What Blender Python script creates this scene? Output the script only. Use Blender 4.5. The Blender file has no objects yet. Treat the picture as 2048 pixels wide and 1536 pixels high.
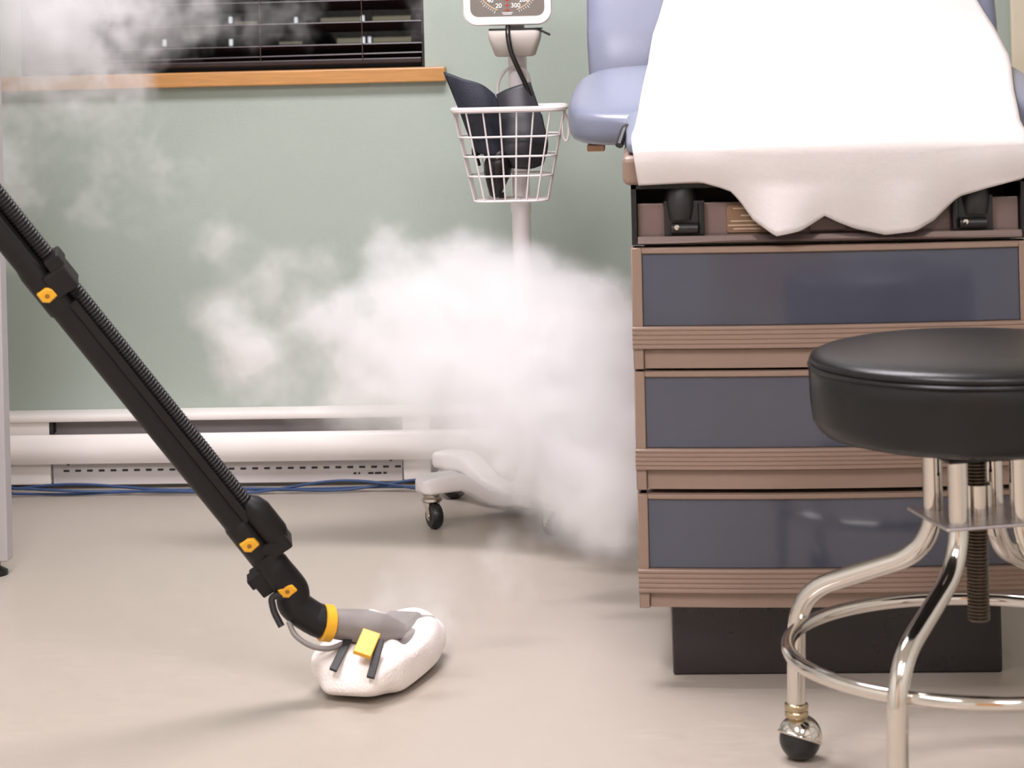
import bpy, bmesh, math, random
from mathutils import Vector, Matrix
random.seed(7)
scene = bpy.context.scene
C = scene.collection
PI = math.pi

# ------------------------------------------------------------------ camera
F, HC, YAW, ROLL = 4500.0, 1.015, 0.059, 0.025
cam = bpy.data.cameras.new('camera'); cam_o = bpy.data.objects.new('camera', cam); C.objects.link(cam_o)
cam.sensor_width = 36; cam.sensor_fit = 'HORIZONTAL'; cam.lens = F/2048*36
cam.shift_x = 0.0; cam.shift_y = -(768-55)/2048
cam.clip_start = 0.05; cam.clip_end = 60
d = Vector((-math.sin(YAW), math.cos(YAW), 0)); r0 = Vector((math.cos(YAW), math.sin(YAW), 0)); up = Vector((0, 0, 1))
r = r0*math.cos(ROLL) - up*math.sin(ROLL); uc = up*math.cos(ROLL) + r0*math.sin(ROLL)
M = Matrix.Identity(4)
for i in range(3):
    M[i][0], M[i][1], M[i][2] = r[i], uc[i], -d[i]
M[2][3] = HC
cam_o.matrix_world = M
cam.dof.use_dof = True; cam.dof.focus_distance = 4.1; cam.dof.aperture_fstop = 9.0
scene.camera = cam_o

# ------------------------------------------------------------------ world (night outside), exposure
w = bpy.data.worlds.new('night'); scene.world = w; w.use_nodes = True
w.node_tree.nodes['Background'].inputs[0].default_value = (0.010, 0.011, 0.016, 1)
w.node_tree.nodes['Background'].inputs[1].default_value = 0.3
vs = scene.view_settings
vs.view_transform = 'Standard'; vs.look = 'None'; vs.gamma = 1; vs.use_curve_mapping = False
vs.exposure = 0.12
cy = scene.cycles
cy.max_bounces = 14; cy.diffuse_bounces = 4; cy.glossy_bounces = 4; cy.volume_bounces = 12
cy.volume_step_rate = 3.0; cy.use_adaptive_sampling = True; cy.adaptive_threshold = 0.05; cy.adaptive_min_samples = 12; cy.use_denoising = True
cy.sample_clamp_indirect = 6

# room lamps: recessed ceiling panels (fixtures are built further down)
LAMPS = [(-0.45, 3.65, 1.2, 0.6, 68), (-0.8, 1.1, 0.6, 1.2, 78), (0.8, 0.3, 0.6, 1.2, 48)]
LAMP_COL = (0.985, 0.935, 1.0)
CEIL = 2.6

# ------------------------------------------------------------------ helpers
def lin(c):
    def g(x):
        x = x/255
        return x/12.92 if x <= 0.04045 else ((x+0.055)/1.055)**2.4
    return tuple(g(x) for x in c)

def mat(name, rgb, rough=0.5, metal=0.0, var=0.0, vscale=6.0, stretch=(1, 1, 1), bump=0.0, bscale=60.0, spec=0.5, coat=0.0,
        emit=None, estr=0.0, rvar=0.0, detail=5.0):
    m = bpy.data.materials.new(name); m.use_nodes = True
    nt = m.node_tree; b = nt.nodes['Principled BSDF']
    c = lin(rgb)
    b.inputs['Base Color'].default_value = (*c, 1)
    b.inputs['Roughness'].default_value = rough; b.inputs['Metallic'].default_value = metal
    b.inputs['Specular IOR Level'].default_value = spec
    if coat: b.inputs['Coat Weight'].default_value = coat; b.inputs['Coat Roughness'].default_value = 0.08
    if emit:
        b.inputs['Emission Color'].default_value = (*lin(emit), 1); b.inputs['Emission Strength'].default_value = estr
    if var or bump or rvar:
        tc = nt.nodes.new('ShaderNodeTexCoord'); mp = nt.nodes.new('ShaderNodeMapping')
        mp.inputs['Scale'].default_value = stretch
        nt.links.new(tc.outputs['Object'], mp.inputs['Vector'])
        n = nt.nodes.new('ShaderNodeTexNoise'); n.inputs['Scale'].default_value = vscale; n.inputs['Detail'].default_value = detail
        n.inputs['Roughness'].default_value = 0.6
        nt.links.new(mp.outputs[0], n.inputs['Vector'])
        if var:
            rp = nt.nodes.new('ShaderNodeValToRGB')
            rp.color_ramp.elements[0].position = 0.3; rp.color_ramp.elements[1].position = 0.7
            rp.color_ramp.elements[0].color = (*[max(0, x*(1-var)) for x in c], 1)
            rp.color_ramp.elements[1].color = (*[min(1, x*(1+var)) for x in c], 1)
            nt.links.new(n.outputs['Fac'], rp.inputs['Fac']); nt.links.new(rp.outputs['Color'], b.inputs['Base Color'])
        if rvar:
            mr = nt.nodes.new('ShaderNodeMapRange')
            mr.inputs['From Min'].default_value = 0.3; mr.inputs['From Max'].default_value = 0.7
            mr.inputs['To Min'].default_value = max(0, rough-rvar); mr.inputs['To Max'].default_value = rough+rvar
            nt.links.new(n.outputs['Fac'], mr.inputs['Value']); nt.links.new(mr.outputs[0], b.inputs['Roughness'])
        if bump:
            n2 = nt.nodes.new('ShaderNodeTexNoise'); n2.inputs['Scale'].default_value = bscale; n2.inputs['Detail'].default_value = 3
            nt.links.new(mp.outputs[0], n2.inputs['Vector'])
            bp = nt.nodes.new('ShaderNodeBump'); bp.inputs['Strength'].default_value = bump; bp.inputs['Distance'].default_value = 0.004
            nt.links.new(n2.outputs['Fac'], bp.inputs['Height']); nt.links.new(bp.outputs[0], b.inputs['Normal'])
    return m

def link(o, parent=None):
    C.objects.link(o)
    if parent is not None: o.parent = parent
    return o

def thing(name, label, cat, loc=(0, 0, 0), rz=0, group=None):
    o = bpy.data.objects.new(name, None); link(o); o.location = loc; o.rotation_euler = (0, 0, rz)
    o.empty_display_size = 0.05
    o['label'] = label; o['category'] = cat
    if group: o['group'] = group
    return o

def tag(o, label=None, cat=None, group=None, kind=None):
    if label: o['label'] = label
    if cat: o['category'] = cat
    if group: o['group'] = group
    if kind: o['kind'] = kind
    return o

class MB:
    def __init__(s): s.v = []; s.f = []
    def add(s, v, f):
        b = len(s.v); s.v += [tuple(p) for p in v]; s.f += [tuple(i+b for i in q) for q in f]; return s
    def box(s, x0, x1, y0, y1, z0, z1):
        v = [(x0,y0,z0),(x1,y0,z0),(x1,y1,z0),(x0,y1,z0),(x0,y0,z1),(x1,y0,z1),(x1,y1,z1),(x0,y1,z1)]
        return s.add(v, [(3,2,1,0),(4,5,6,7),(0,1,5,4),(1,2,6,5),(2,3,7,6),(3,0,4,7)])
    def obox(s, c, ax, ay, az):          # oriented box: half-axes as vectors
        c = Vector(c); ax, ay, az = Vector(ax), Vector(ay), Vector(az)
        v = [c+i*ax+j*ay+k*az for k in (-1, 1) for i, j in ((-1,-1),(1,-1),(1,1),(-1,1))]
        return s.add(v, [(3,2,1,0),(4,5,6,7),(0,1,5,4),(1,2,6,5),(2,3,7,6),(3,0,4,7)])
    def rings(s, rings, cap=True, closed=False):
        n = len(rings[0]); v = [p for q in rings for p in q]; f = []
        m = len(rings)
        for i in range(m if closed else m-1):
            a, b = i*n, ((i+1) % m)*n
            for j in range(n): f.append((a+j, a+(j+1) % n, b+(j+1) % n, b+j))
        if cap and not closed:
            f.append(tuple(range(n-1, -1, -1))); f.append(tuple(range((m-1)*n, m*n)))
        return s.add(v, f)
    def tube(s, pts, rad, seg=12, closed=False, cap=True):
        pts = [Vector(p) for p in pts]; m = len(pts)
        rads = rad if isinstance(rad, (list, tuple)) else [rad]*m
        tn = []
        for i in range(m):
            if closed: t = pts[(i+1) % m]-pts[i-1]
            else: t = pts[min(i+1, m-1)]-pts[max(i-1, 0)]
            tn.append(t.normalized())
        n = tn[0].orthogonal().normalized(); rings = []
        for i in range(m):
            n = (n - tn[i]*n.dot(tn[i])).normalized(); b = tn[i].cross(n)
            rings.append([pts[i]+rads[i]*(math.cos(2*PI*k/seg)*n+math.sin(2*PI*k/seg)*b) for k in range(seg)])
        return s.rings(rings, cap, closed)
    def lathe(s, prof, seg=32, c=(0, 0, 0), rot=None):      # prof: (r,z) from bottom to top
        c = Vector(c); rings = []
        for rr, z in prof:
            ring = []
            for k in range(seg):
                a = 2*PI*k/seg; p = Vector((rr*math.cos(a), rr*math.sin(a), z))
                if rot is not None: p = rot @ p
                ring.append(c+p)
            rings.append(ring)
        return s.rings(rings, True)
    def sweepx(s, prof, x0, x1, n=16, bow=None):           # prof: closed (y,z) loop swept along x, y shifted by bow(x)
        rings = []
        for i in range(n+1):
            x = x0+(x1-x0)*i/n; o = bow(x) if bow else 0
            rings.append([(x, y+o, z) for y, z in prof])
        return s.rings(rings, True)
    def build(s, name, m, parent=None, smooth=35, bevel=0, bseg=2, sub=0):
        me = bpy.data.meshes.new(name); me.from_pydata(s.v, [], s.f); me.update()
        bm = bmesh.new(); bm.from_mesh(me); bmesh.ops.recalc_face_normals(bm, faces=bm.faces); bm.to_mesh(me); bm.free()
        me.materials.append(m)
        if smooth:
            me.shade_smooth()
            me.set_sharp_from_angle(angle=math.radians(smooth))
        o = link(bpy.data.objects.new(name, me), parent)
        if sub:
            q = o.modifiers.new('sub', 'SUBSURF'); q.levels = sub; q.render_levels = sub
        if bevel:
            q = o.modifiers.new('bevel', 'BEVEL'); q.width = bevel; q.segments = bseg; q.limit_method = 'ANGLE'; q.angle_limit = math.radians(40)
            q.harden_normals = False
        return o

def part_copy(src, parent, loc=None):
    o = src.copy(); link(o, parent)
    if loc is not None: o.location = loc
    return o

def smooth_path(pts, n=8):
    P = [Vector(p) for p in pts]; out = []
    Q = [P[0]*2-P[1]]+P+[P[-1]*2-P[-2]]
    for i in range(1, len(Q)-2):
        a, b, c, e = Q[i-1], Q[i], Q[i+1], Q[i+2]
        for k in range(n):
            t = k/n
            out.append(0.5*((2*b)+(c-a)*t+(2*a-5*b+4*c-e)*t*t+(3*b-a-3*c+e)*t**3))
    out.append(P[-1]); return out

def fillet(pts, rad, n=8):
    P = [Vector(p) for p in pts]; out = [P[0]]
    for i in range(1, len(P)-1):
        a, b, c = P[i-1], P[i], P[i+1]
        u, v = (a-b), (c-b); q = min(rad, u.length*0.49, v.length*0.49)
        u.normalize(); v.normalize()
        s0, s1 = b+u*q, b+v*q
        for k in range(n+1):
            t = k/n; out.append((1-t)**2*s0+2*t*(1-t)*b+t*t*s1)
    out.append(P[-1]); return out

def rrect(hw, hh, rad, n=6):
    o = []
    for cx, cy, a0 in ((hw-rad, hh-rad, 0), (-hw+rad, hh-rad, PI/2), (-hw+rad, -hh+rad, PI), (hw-rad, -hh+rad, 1.5*PI)):
        for k in range(n+1):
            a = a0+PI/2*k/n; o.append((cx+rad*math.cos(a), cy+rad*math.sin(a)))
    return o

def lerp_table(tb, x):
    if x <= tb[0][0]: return tb[0][1]
    for (a, b), (c, e) in zip(tb, tb[1:]):
        if x <= c:
            t = (x-a)/(c-a); return b+(e-b)*t
    return tb[-1][1]

# ------------------------------------------------------------------ materials
m_wall = mat('sage wall paint', (161, 172, 161), 0.6, var=0.025, vscale=1.2, bump=0.08, bscale=180)
m_white_wall = mat('off white wall paint', (205, 205, 198), 0.6, var=0.03, vscale=1.5, bump=0.06, bscale=160)
m_ceil = mat('ceiling board', (225, 223, 218), 0.9, var=0.03, vscale=20)
m_floor = mat('pale vinyl floor', (168, 158, 146), 0.38, var=0.055, vscale=9, stretch=(1.6, 14, 1), bump=0.05, bscale=60, rvar=0.06)
m_cream = mat('cream paint', (214, 205, 180), 0.45, var=0.02)
m_oak = mat('honey oak varnish', (182, 132, 78), 0.33, var=0.14, vscale=14, stretch=(1, 9, 16), bump=0.05, bscale=40)
m_slat = mat('dark stained slat', (36, 20, 18), 0.4, var=0.2, vscale=10, stretch=(1, 8, 8))
m_cord = mat('brown cord', (70, 50, 42), 0.7)
m_frame_dark = mat('dark window frame', (26, 22, 22), 0.5)
m_heater = mat('white heater enamel', (240, 234, 228), 0.35, var=0.02, vscale=5)
m_heater_in = mat('grey heater metal', (158, 152, 152), 0.45, var=0.06, vscale=8)
m_strip = mat('pale strip enamel', (206, 200, 197), 0.45, var=0.03)
m_slot = mat('dark slot', (45, 42, 42), 0.7)
m_cable = mat('blue cable sheath', (48, 72, 112), 0.4, var=0.05)
m_black = mat('black plastic', (26, 23, 22), 0.42, var=0.1, vscale=20)
m_panel = mat('pale grey laminate', (166, 162, 162), 0.45, var=0.02)
m_beige = mat('taupe plastic', (138, 116, 101), 0.42, var=0.035, vscale=18, stretch=(1, 1, 6))
m_drawer = mat('slate blue laminate', (72, 75, 87), 0.10, var=0.05, vscale=7, spec=0.6, rvar=0.02)
m_base = mat('dark brown base', (38, 33, 33), 0.3, var=0.12, vscale=6, rvar=0.06)
m_bay = mat('black bay metal', (10, 9, 9), 0.45)
m_bayplate = mat('brown bay plate', (118, 98, 92), 0.35, var=0.05, vscale=12)
m_lip = mat('polished brown lip', (160, 144, 142), 0.14, metal=0.8)
m_labelplate = mat('bronze label', (128, 100, 76), 0.4, var=0.06)
m_labelink = mat('pale label print', (190, 165, 138), 0.5)
m_vinyl = mat('blue grey vinyl', (114, 119, 136), 0.33, var=0.03, vscale=8, bump=0.04, bscale=260)
m_paper = mat('white exam paper', (200, 193, 189), 0.7, var=0.012, vscale=30, bump=0.12, bscale=120)
m_standw = mat('white stand enamel', (246, 240, 240), 0.35, var=0.015)
m_gbox = mat('warm grey plastic', (190, 182, 174), 0.5)
m_dial = mat('grey dial face', (112, 106, 98), 0.5, var=0.03)
m_print = mat('white dial print', (226, 224, 218), 0.5)
m_red = mat('red dial print', (190, 60, 50), 0.5)
m_wire = mat('white coated wire', (214, 206, 204), 0.4)
m_cuff = mat('navy cuff fabric', (32, 36, 48), 0.62, var=0.12, vscale=30, bump=0.2, bscale=300)
m_cuff2 = mat('black cuff lining', (42, 42, 46), 0.5, var=0.12, vscale=20)
m_rubber = mat('black rubber', (20, 17, 16), 0.3)
m_chrome = mat('chrome', (214, 208, 200), 0.09, metal=1.0, rvar=0.04, vscale=14)
m_wheel = mat('black caster wheel', (24, 23, 23), 0.35)
m_leather = mat('black stool vinyl', (14, 12, 11), 0.36, var=0.1, vscale=8, bump=0.06, bscale=180, spec=0.4)
m_screw = mat('dark steel thread', (92, 82, 72), 0.32, metal=0.9)
m_plate = mat('pale steel plate', (190, 182, 184), 0.3, metal=0.6)
m_tube = mat('black steamer plastic', (17, 14, 13), 0.5, spec=0.35, var=0.12, vscale=14, bump=0.05, bscale=100)
m_yellow = mat('yellow plastic', (226, 166, 36), 0.4, var=0.04)
m_yellow_d = mat('dark yellow plastic', (150, 98, 22), 0.5)
m_greyhead = mat('grey steamer head', (130, 124, 120), 0.45, var=0.06, vscale=18)
m_cloth = mat('white towel cloth', (246, 238, 232), 0.9, var=0.03, vscale=24, bump=0.5, bscale=220)
m_tan = mat('tan bracket', (190, 150, 120), 0.5)
m_brass = mat('brass collar', (186, 168, 136), 0.25, metal=1.0)
m_backing = mat('added dark backing', (14, 11, 10), 0.9, var=0.2, vscale=10)  # invented backing that carries the glowing strips outside the pane
m_reflglow = mat('added reflection glow', (60, 55, 48), 0.6, emit=(150, 140, 120), estr=0.55)  # added glow that imitates pale slat reflections in the glass
m_speckglow = mat('added speck glow', (200, 200, 200), 0.6, emit=(235, 232, 240), estr=1.0)  # added glow for the white specks in the glass

# window glass: clear pane that mirrors the room faintly
m_glass = bpy.data.materials.new('window glass'); m_glass.use_nodes = True
_nt = m_glass.node_tree; _nt.nodes.clear()
_o = _nt.nodes.new('ShaderNodeOutputMaterial'); _mx = _nt.nodes.new('ShaderNodeMixShader')
_t = _nt.nodes.new('ShaderNodeBsdfTransparent'); _g = _nt.nodes.new('ShaderNodeBsdfGlossy'); _g.inputs['Roughness'].default_value = 0.02
_t.inputs[0].default_value = (0.92, 0.94, 0.93, 1)
_fr = _nt.nodes.new('ShaderNodeFresnel'); _fr.inputs[0].default_value = 1.3
_nt.links.new(_fr.outputs[0], _mx.inputs[0]); _nt.links.new(_t.outputs[0], _mx.inputs[1]); _nt.links.new(_g.outputs[0], _mx.inputs[2])
_nt.links.new(_mx.outputs[0], _o.inputs[0])

# ------------------------------------------------------------------ the room
XL, XR, YF, YB = -2.3, 2.0, -1.1, 5.05
WX0, WX1, WZ0, WZ1 = -1.419, -0.497, 0.93, 2.05          # window opening
T = 0.16
tag(MB().box(XL-.1, XR+.1, YF-.1, YB+.2, -0.1, 0).build('floor', m_floor, smooth=0), kind='structure')
tag(MB().box(XL-.1, XR+.1, YF-.1, YB+.2, CEIL, CEIL+.1).build('ceiling', m_ceil, smooth=0), kind='structure')
wb = MB()
wb.box(XL, WX0, YB, YB+T, 0, CEIL).box(WX1, XR, YB, YB+T, 0, CEIL).box(WX0, WX1, YB, YB+T, 0, WZ0-.03).box(WX0, WX1, YB, YB+T, WZ1, CEIL)
tag(wb.build('wall_back', m_wall, smooth=0), kind='structure')
tag(MB().box(XL-.1, XL, YF, YB+T, 0, CEIL).build('wall_left', m_white_wall, smooth=0), kind='structure')
tag(MB().box(XR, XR+.1, YF, YB+T, 0, CEIL).build('wall_right', m_white_wall, smooth=0), kind='structure')
tag(MB().box(XL, XR, YF-.1, YF, 0, CEIL).build('wall_front', m_white_wall, smooth=0), kind='structure')

# door in the back wall to the right of the exam table (only its casing shows)
d1 = bpy.data.objects.new('door_1', None); link(d1); d1.location = (0.808, YB, 0); d1['kind'] = 'structure'
MB().box(0, .07, -.022, 0, 0, 2.1).box(.93, 1.0, -.022, 0, 0, 2.1).box(.07, .93, -.022, 0, 2.03, 2.1).build('casing', m_cream, d1, 0, .004)
MB().box(.072, .928, -.012, -.001, .004, 2.028).build('leaf', m_cream, d1, 0)
MB().lathe([(.012, 0), (.012, .03), (.028, .04), (.03, .06), (.02, .072)], 20, (.13, -.012, 1.0), Matrix.Rotation(PI/2, 3, 'X')).build('door_knob', m_chrome, d1)

# door behind the camera (it mirrors in the drawer fronts)
d2 = bpy.data.objects.new('door_2', None); link(d2); d2.location = (-0.35, YF, 0); d2['kind'] = 'structure'
MB().box(0, .08, 0, .025, 0, 2.1).box(.92, 1.0, 0, .025, 0, 2.1).box(.08, .92, 0, .025, 2.02, 2.1).build('casing', m_oak, d2, 0, .004)
MB().box(.082, .918, 0.001, .012, .004, 2.018).build('leaf', m_oak, d2, 0)
MB().lathe([(.012, 0), (.012, .03), (.028, .04), (.03, .06), (.02, .072)], 20, (.14, .012, 1.0), Matrix.Rotation(-PI/2, 3, 'X')).build('door_knob', m_chrome, d2)

# window: frame, pane and oak sill
w1 = bpy.data.objects.new('window_1', None); link(w1); w1.location = (0, YB, 0); w1['kind'] = 'structure'
fr = MB()
fr.box(WX0, WX0+.04, .10, .15, WZ0, WZ1).box(WX1-.04, WX1, .10, .15, WZ0, WZ1).box(WX0+.04, WX1-.04, .10, .15, WZ0, WZ0+.02).box(WX0+.04, WX1-.04, .10, .15, WZ1-.04, WZ1)
fr.build('window_frame', m_frame_dark, w1, 0)
MB().box(WX0, WX0+.006, .002, .10, WZ0, WZ1).box(WX1-.006, WX1, .002, .10, WZ0, WZ1).build('reveal_lining', m_frame_dark, w1, 0)
MB().box(WX0+.04, WX1-.04, .122, .128, WZ0+.02, WZ1-.04).build('pane', m_glass, w1, 0)
sill = MB().box(-1.62, -0.449, -.026, 0.0, .898, .931).box(WX0, WX1, 0.0, .10, .905, .931)
tag(sill.build('window_sill', m_oak, w1, 0, .003), 'honey coloured oak window sill')

# added dark backing with glowing strips, standing in for slat reflections in the pane
nb = thing('reflection_backing', 'added dark backing outside the window with glowing strips imitating reflections between blind slats', 'backing', (0, 9.0, 0))
MB().box(-4.5, 1.5, 0, .4, 0, 4).build('wall', m_backing, nb, 0)
for x0, x1, z0, z1 in ((-1.30, -1.13, 1.055, 1.072), (-1.09, -.78, 1.055, 1.073), (-1.65, -1.56, 1.056, 1.066), (-1.235, -1.13, .968, .988), (-1.09, -.78, .968, .988), (-1.47, -1.38, .970, .980)):  # pale reflections of the slats, put in as glowing bars
    MB().box(x0, x1, -.02, 0, z0, z1).build('reflection_strip', m_reflglow, nb, 0)
for x, z in ((-1.935, .975), (-1.665, .970), (-1.13, .966), (-1.105, .966), (-1.665, 1.06), (-1.13, 1.052), (-1.40, 1.052)):  # bright specks in the glass, put in as small glowing pieces
    MB().box(x, x+.007, -.06, -.021, z, z+.026).build('glow_speck', m_speckglow, nb, 0)

# venetian blind
bl = thing('venetian_blind', 'dark brown wooden venetian blind hanging in the window', 'blind', ((WX0+WX1)/2, YB+.05, .935))
hw = (WX1-WX0)/2-.008
slat_me = None
for k in range(21):
    z = .050+.05*k
    if z > 1.05: break
    if slat_me is None:
        ta = math.radians(24)
        ay = Vector((0, math.cos(ta), -math.sin(ta)))*.025; az = Vector((0, math.sin(ta), math.cos(ta)))*.0016
        so = MB().obox((0, 0, 0), (hw, 0, 0), ay, az).build('slat', m_slat, bl, 0)
        slat_me = so.data; so.location = (0, .0, z-.009)
    else:
        so = link(bpy.data.objects.new('slat', slat_me), bl); so.location = (0, 0, z-.009)
lo = link(bpy.data.objects.new('slat', slat_me), bl); lo.location = (0, 0, .017); lo.rotation_euler = (0, -.006, 0)
MB().box(-hw, hw, -.026, .026, .006, .019).build('bottom_rail', m_slat, bl, 0, .003)
MB().box(-hw, hw, -.03, .03, 1.06, 1.105).build('head_rail', m_slat, bl, 0, .003)
for x in (-.873, -.640, -1.22):
    MB().tube([(x-(WX0+WX1)/2, -.031, .015), (x-(WX0+WX1)/2, -.031, 1.06)], .0011, 6).build('ladder_cord', m_cord, bl)

# ------------------------------------------------------------------ ceiling lights
for i, (x, y, sx, sy, pw) in enumerate(LAMPS):
    t = thing('ceiling_light', ['ceiling light panel nearest the window blind', 'ceiling light panel over the left side behind the camera',
              'ceiling light panel over the right side behind the camera'][i], 'light', (x, y, CEIL), 0, 'ceiling light panels')
    e = .03
    MB().box(-sx/2-e, sx/2+e, -sy/2-e, -sy/2, -.02, 0).box(-sx/2-e, sx/2+e, sy/2, sy/2+e, -.02, 0).box(-sx/2-e, -sx/2, -sy/2, sy/2, -.02, 0).box(sx/2, sx/2+e, -sy/2, sy/2, -.02, 0).build('frame', m_standw, t, 0)
    MB().box(-sx/2, sx/2, -sy/2, sy/2, -.006, 0).build('diffuser', m_ceil, t, 0)
    l = bpy.data.lights.new('panel_light', 'AREA'); l.shape = 'RECTANGLE'; l.size = sx; l.size_y = sy; l.energy = pw; l.color = LAMP_COL
    lo_ = link(bpy.data.objects.new('panel_light', l), t); lo_.location = (0, 0, -.022)

# ------------------------------------------------------------------ partition at the left edge
pp = thing('partition_panel', 'pale grey upright panel at the left edge standing before the heater', 'partition', (-1.5, 4.21, 0))
MB().box(-.27, .272, -.02, .02, .028, 1.9).build('board', m_panel, pp, 0, .003)
for x in (-.22, .24):
    MB().lathe([(.026, 0), (.026, .008), (.012, .016), (.012, .03)], 16, (x, 0, 0)).build('foot', m_black, pp)

# ------------------------------------------------------------------ baseboard heater
HX0, HX1 = -1.50, -0.06
ht = thing('baseboard_heater', 'long white baseboard heater running along the green wall', 'heater', (0, YB, 0))
MB().sweepx([(-.004, .015), (0, .015), (0, .165), (-.004, .165)], HX0, HX1, 1).build('back_panel', m_heater_in, ht, 0)
MB().sweepx([(-.001, .153), (-.001, .171), (-.055, .171), (-.064, .168), (-.067, .160), (-.064, .154), (-.058, .153), (-.050, .158), (-.006, .158)], HX0, HX1, 1).build('top_rail', m_heater, ht, 50)
pr = []
for k in range(9):
    t = k/8; pr.append((-.073-.010*math.sin(PI*t), .061+.063*t))
pr += [(-.068, .126), (-.066, .122)]
for k in range(9):
    t = 1-k/8; pr.append((-.070-.010*math.sin(PI*t), .063+.058*t))
MB().sweepx(pr, HX0, HX1, 1).build('front_panel', m_heater, ht, 50)
MB().sweepx([(-.03, .115), (-.02, .115), (-.02, .15), (-.03, .15)], -1.36, HX1, 1).build('heating_element', m_heater_in, ht, 0)
st = MB().sweepx([(-.052, .010), (-.048, .010), (-.048, .066), (-.052, .066)], -1.355, -.565, 1).build('perforated_strip', m_strip, ht, 0)
sl_me = None
for k in range(29):
    x = -1.325+.0268*k
    if sl_me is None:
        so = MB().box(-.0065, .0065, -.0535, -.0515, -.0022, .0022).build('slot', m_slot, st, 0); sl_me = so.data
    else: so = link(bpy.data.objects.new('slot', sl_me), st)
    so.location = (x, 0, .042)
for x in (-1.32, -.59):
    MB().lathe([(.004, 0), (.004, .002)], 10, (x, -.0525, .058), Matrix.Rotation(PI/2, 3, 'X')).build('screw', m_slot, st)
MB().sweepx([(-.058, .012), (-.004, .012), (-.004, .155), (-.058, .155)], HX0, -1.36, 1).build('end_cap', m_heater, ht, 0, .003)
MB().sweepx([(-.058, .012), (-.004, .012), (-.004, .155), (-.058, .155)], -.562, -.50, 1).build('joint_cover', m_heater, ht, 0, .003)
MB().sweepx([(-.058, .012), (-.004, .012), (-.004, .155), (-.058, .155)], HX1-.06, HX1, 1).build('end_cap', m_heater, ht, 0, .003)
MB().box(-1.362, -1.352, -.057, -.02, .126, .152).build('bracket', m_slot, ht, 0)
for k, (a, b) in enumerate(((-.675, -.668), (-.664, -.660), (-.642, -.630), (-.627, -.612), (-.608, -.600))):
    MB().box(a, b, -.0530, -.0518, .026, .030).build('printed_mark', m_slot, st, 0)

# blue cables on the floor
for k, (off, ph, am) in enumerate(((-.112, .3, .010), (-.122, 1.7, .012), (-.132, 2.9, .008))):
    pts = []
    for i in range(70):
        t = i/69; x = -1.452+1.0*t
        zz = .0042+.016*max(0, math.sin(6.5*t+ph))**2+.006*(1+math.sin(15*t+ph*3))*.5
        pts.append((x, YB+off+am*math.sin(7*t*PI*.5+ph*2), zz+(.014 if t < .02 else 0)*(1-t/.02)))
    o = MB().tube(pts, .0032, 8).build('network_cable', m_cable)
    tag(o, ['thin blue floor cable lying closest to the heater', 'thin blue floor cable running between the other two', 'thin blue floor cable lying farthest out from the heater'][k], 'cable', 'blue cables under the heater')
cb = MB().box(-1.475, -1.440, YB-.146, YB-.098, 0, .030).build('cable_box', m_black, None, 0, .003)
tag(cb, 'small black cable box on the floor by the grey panel', 'cable box')

# ------------------------------------------------------------------ exam table
TX, TY = .272, 3.46
tb = thing('exam_table', 'medical exam table with slate blue drawers and blue grey vinyl cushions', 'exam table', (TX, TY, 0))
MB().box(-.253, .255, .052, 1.15, 0, .13).build('base', m_base, tb, 0, .004)
MB().box(-.283, .283, .034, 1.22, .118, .675).build('body', m_beige, tb, 0, .006)
HW = .302
def bow(x): return -.016*(1-(x/HW)**2)
for k, (zt, zp1, zp0, zb0, zr0) in enumerate(((.672, .663, .552, .517, .486), (.4825, .474, .365, .332, .301), (.2945, .287, .181, .144, .120))):
    dr = MB()
    dr.sweepx([(.004, zr0), (.034, zr0), (.034, zt), (.004, zt)], -HW+.004, HW-.004, 16, bow)
    # side trims and top trim standing proud of the panel
    for sgn in (-1, 1):
        x0, x1 = sorted((sgn*HW, sgn*(HW-.016)))
        dr.sweepx([(-.006, zr0), (.034, zr0), (.034, zt), (-.006, zt)], x0, x1, 1, bow)
    dr.sweepx([(-.006, zp1), (.004, zp1), (.004, zt), (-.006, zt)], -HW+.016, HW-.016, 16, bow)
    dobj = dr.build('drawer', m_beige, tb, 40, .0015, 1)
    MB().sweepx([(-.001, zp0+.001), (.0035, zp0+.001), (.0035, zp1-.001), (-.001, zp1-.001)], -HW+.017, HW-.017, 24, bow).build('blue_panel', m_drawer, dobj, 40)
    # ribbed pull bar
    h = (zp0-zb0)/5; pf = [(.004, zb0)]
    for q in range(5):
        z = zb0+q*h
        pf += [(-.010, z+.0006), (-.0115, z+h*.3), (-.0115, z+h*.7), (-.010, z+h*.92)]
    pf += [(.004, zp0)]
    MB().sweepx(pf, -HW-.001, HW+.001, 20, bow).build('pull_bar', m_beige, dobj, 20)
    MB().sweepx([(.0005, zr0+.001), (.0038, zr0+.001), (.0038, zb0-.002), (.0005, zb0-.002)], -HW+.017, HW-.017, 16, bow).build('finger_recess', m_beige, dobj, 20)

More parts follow.
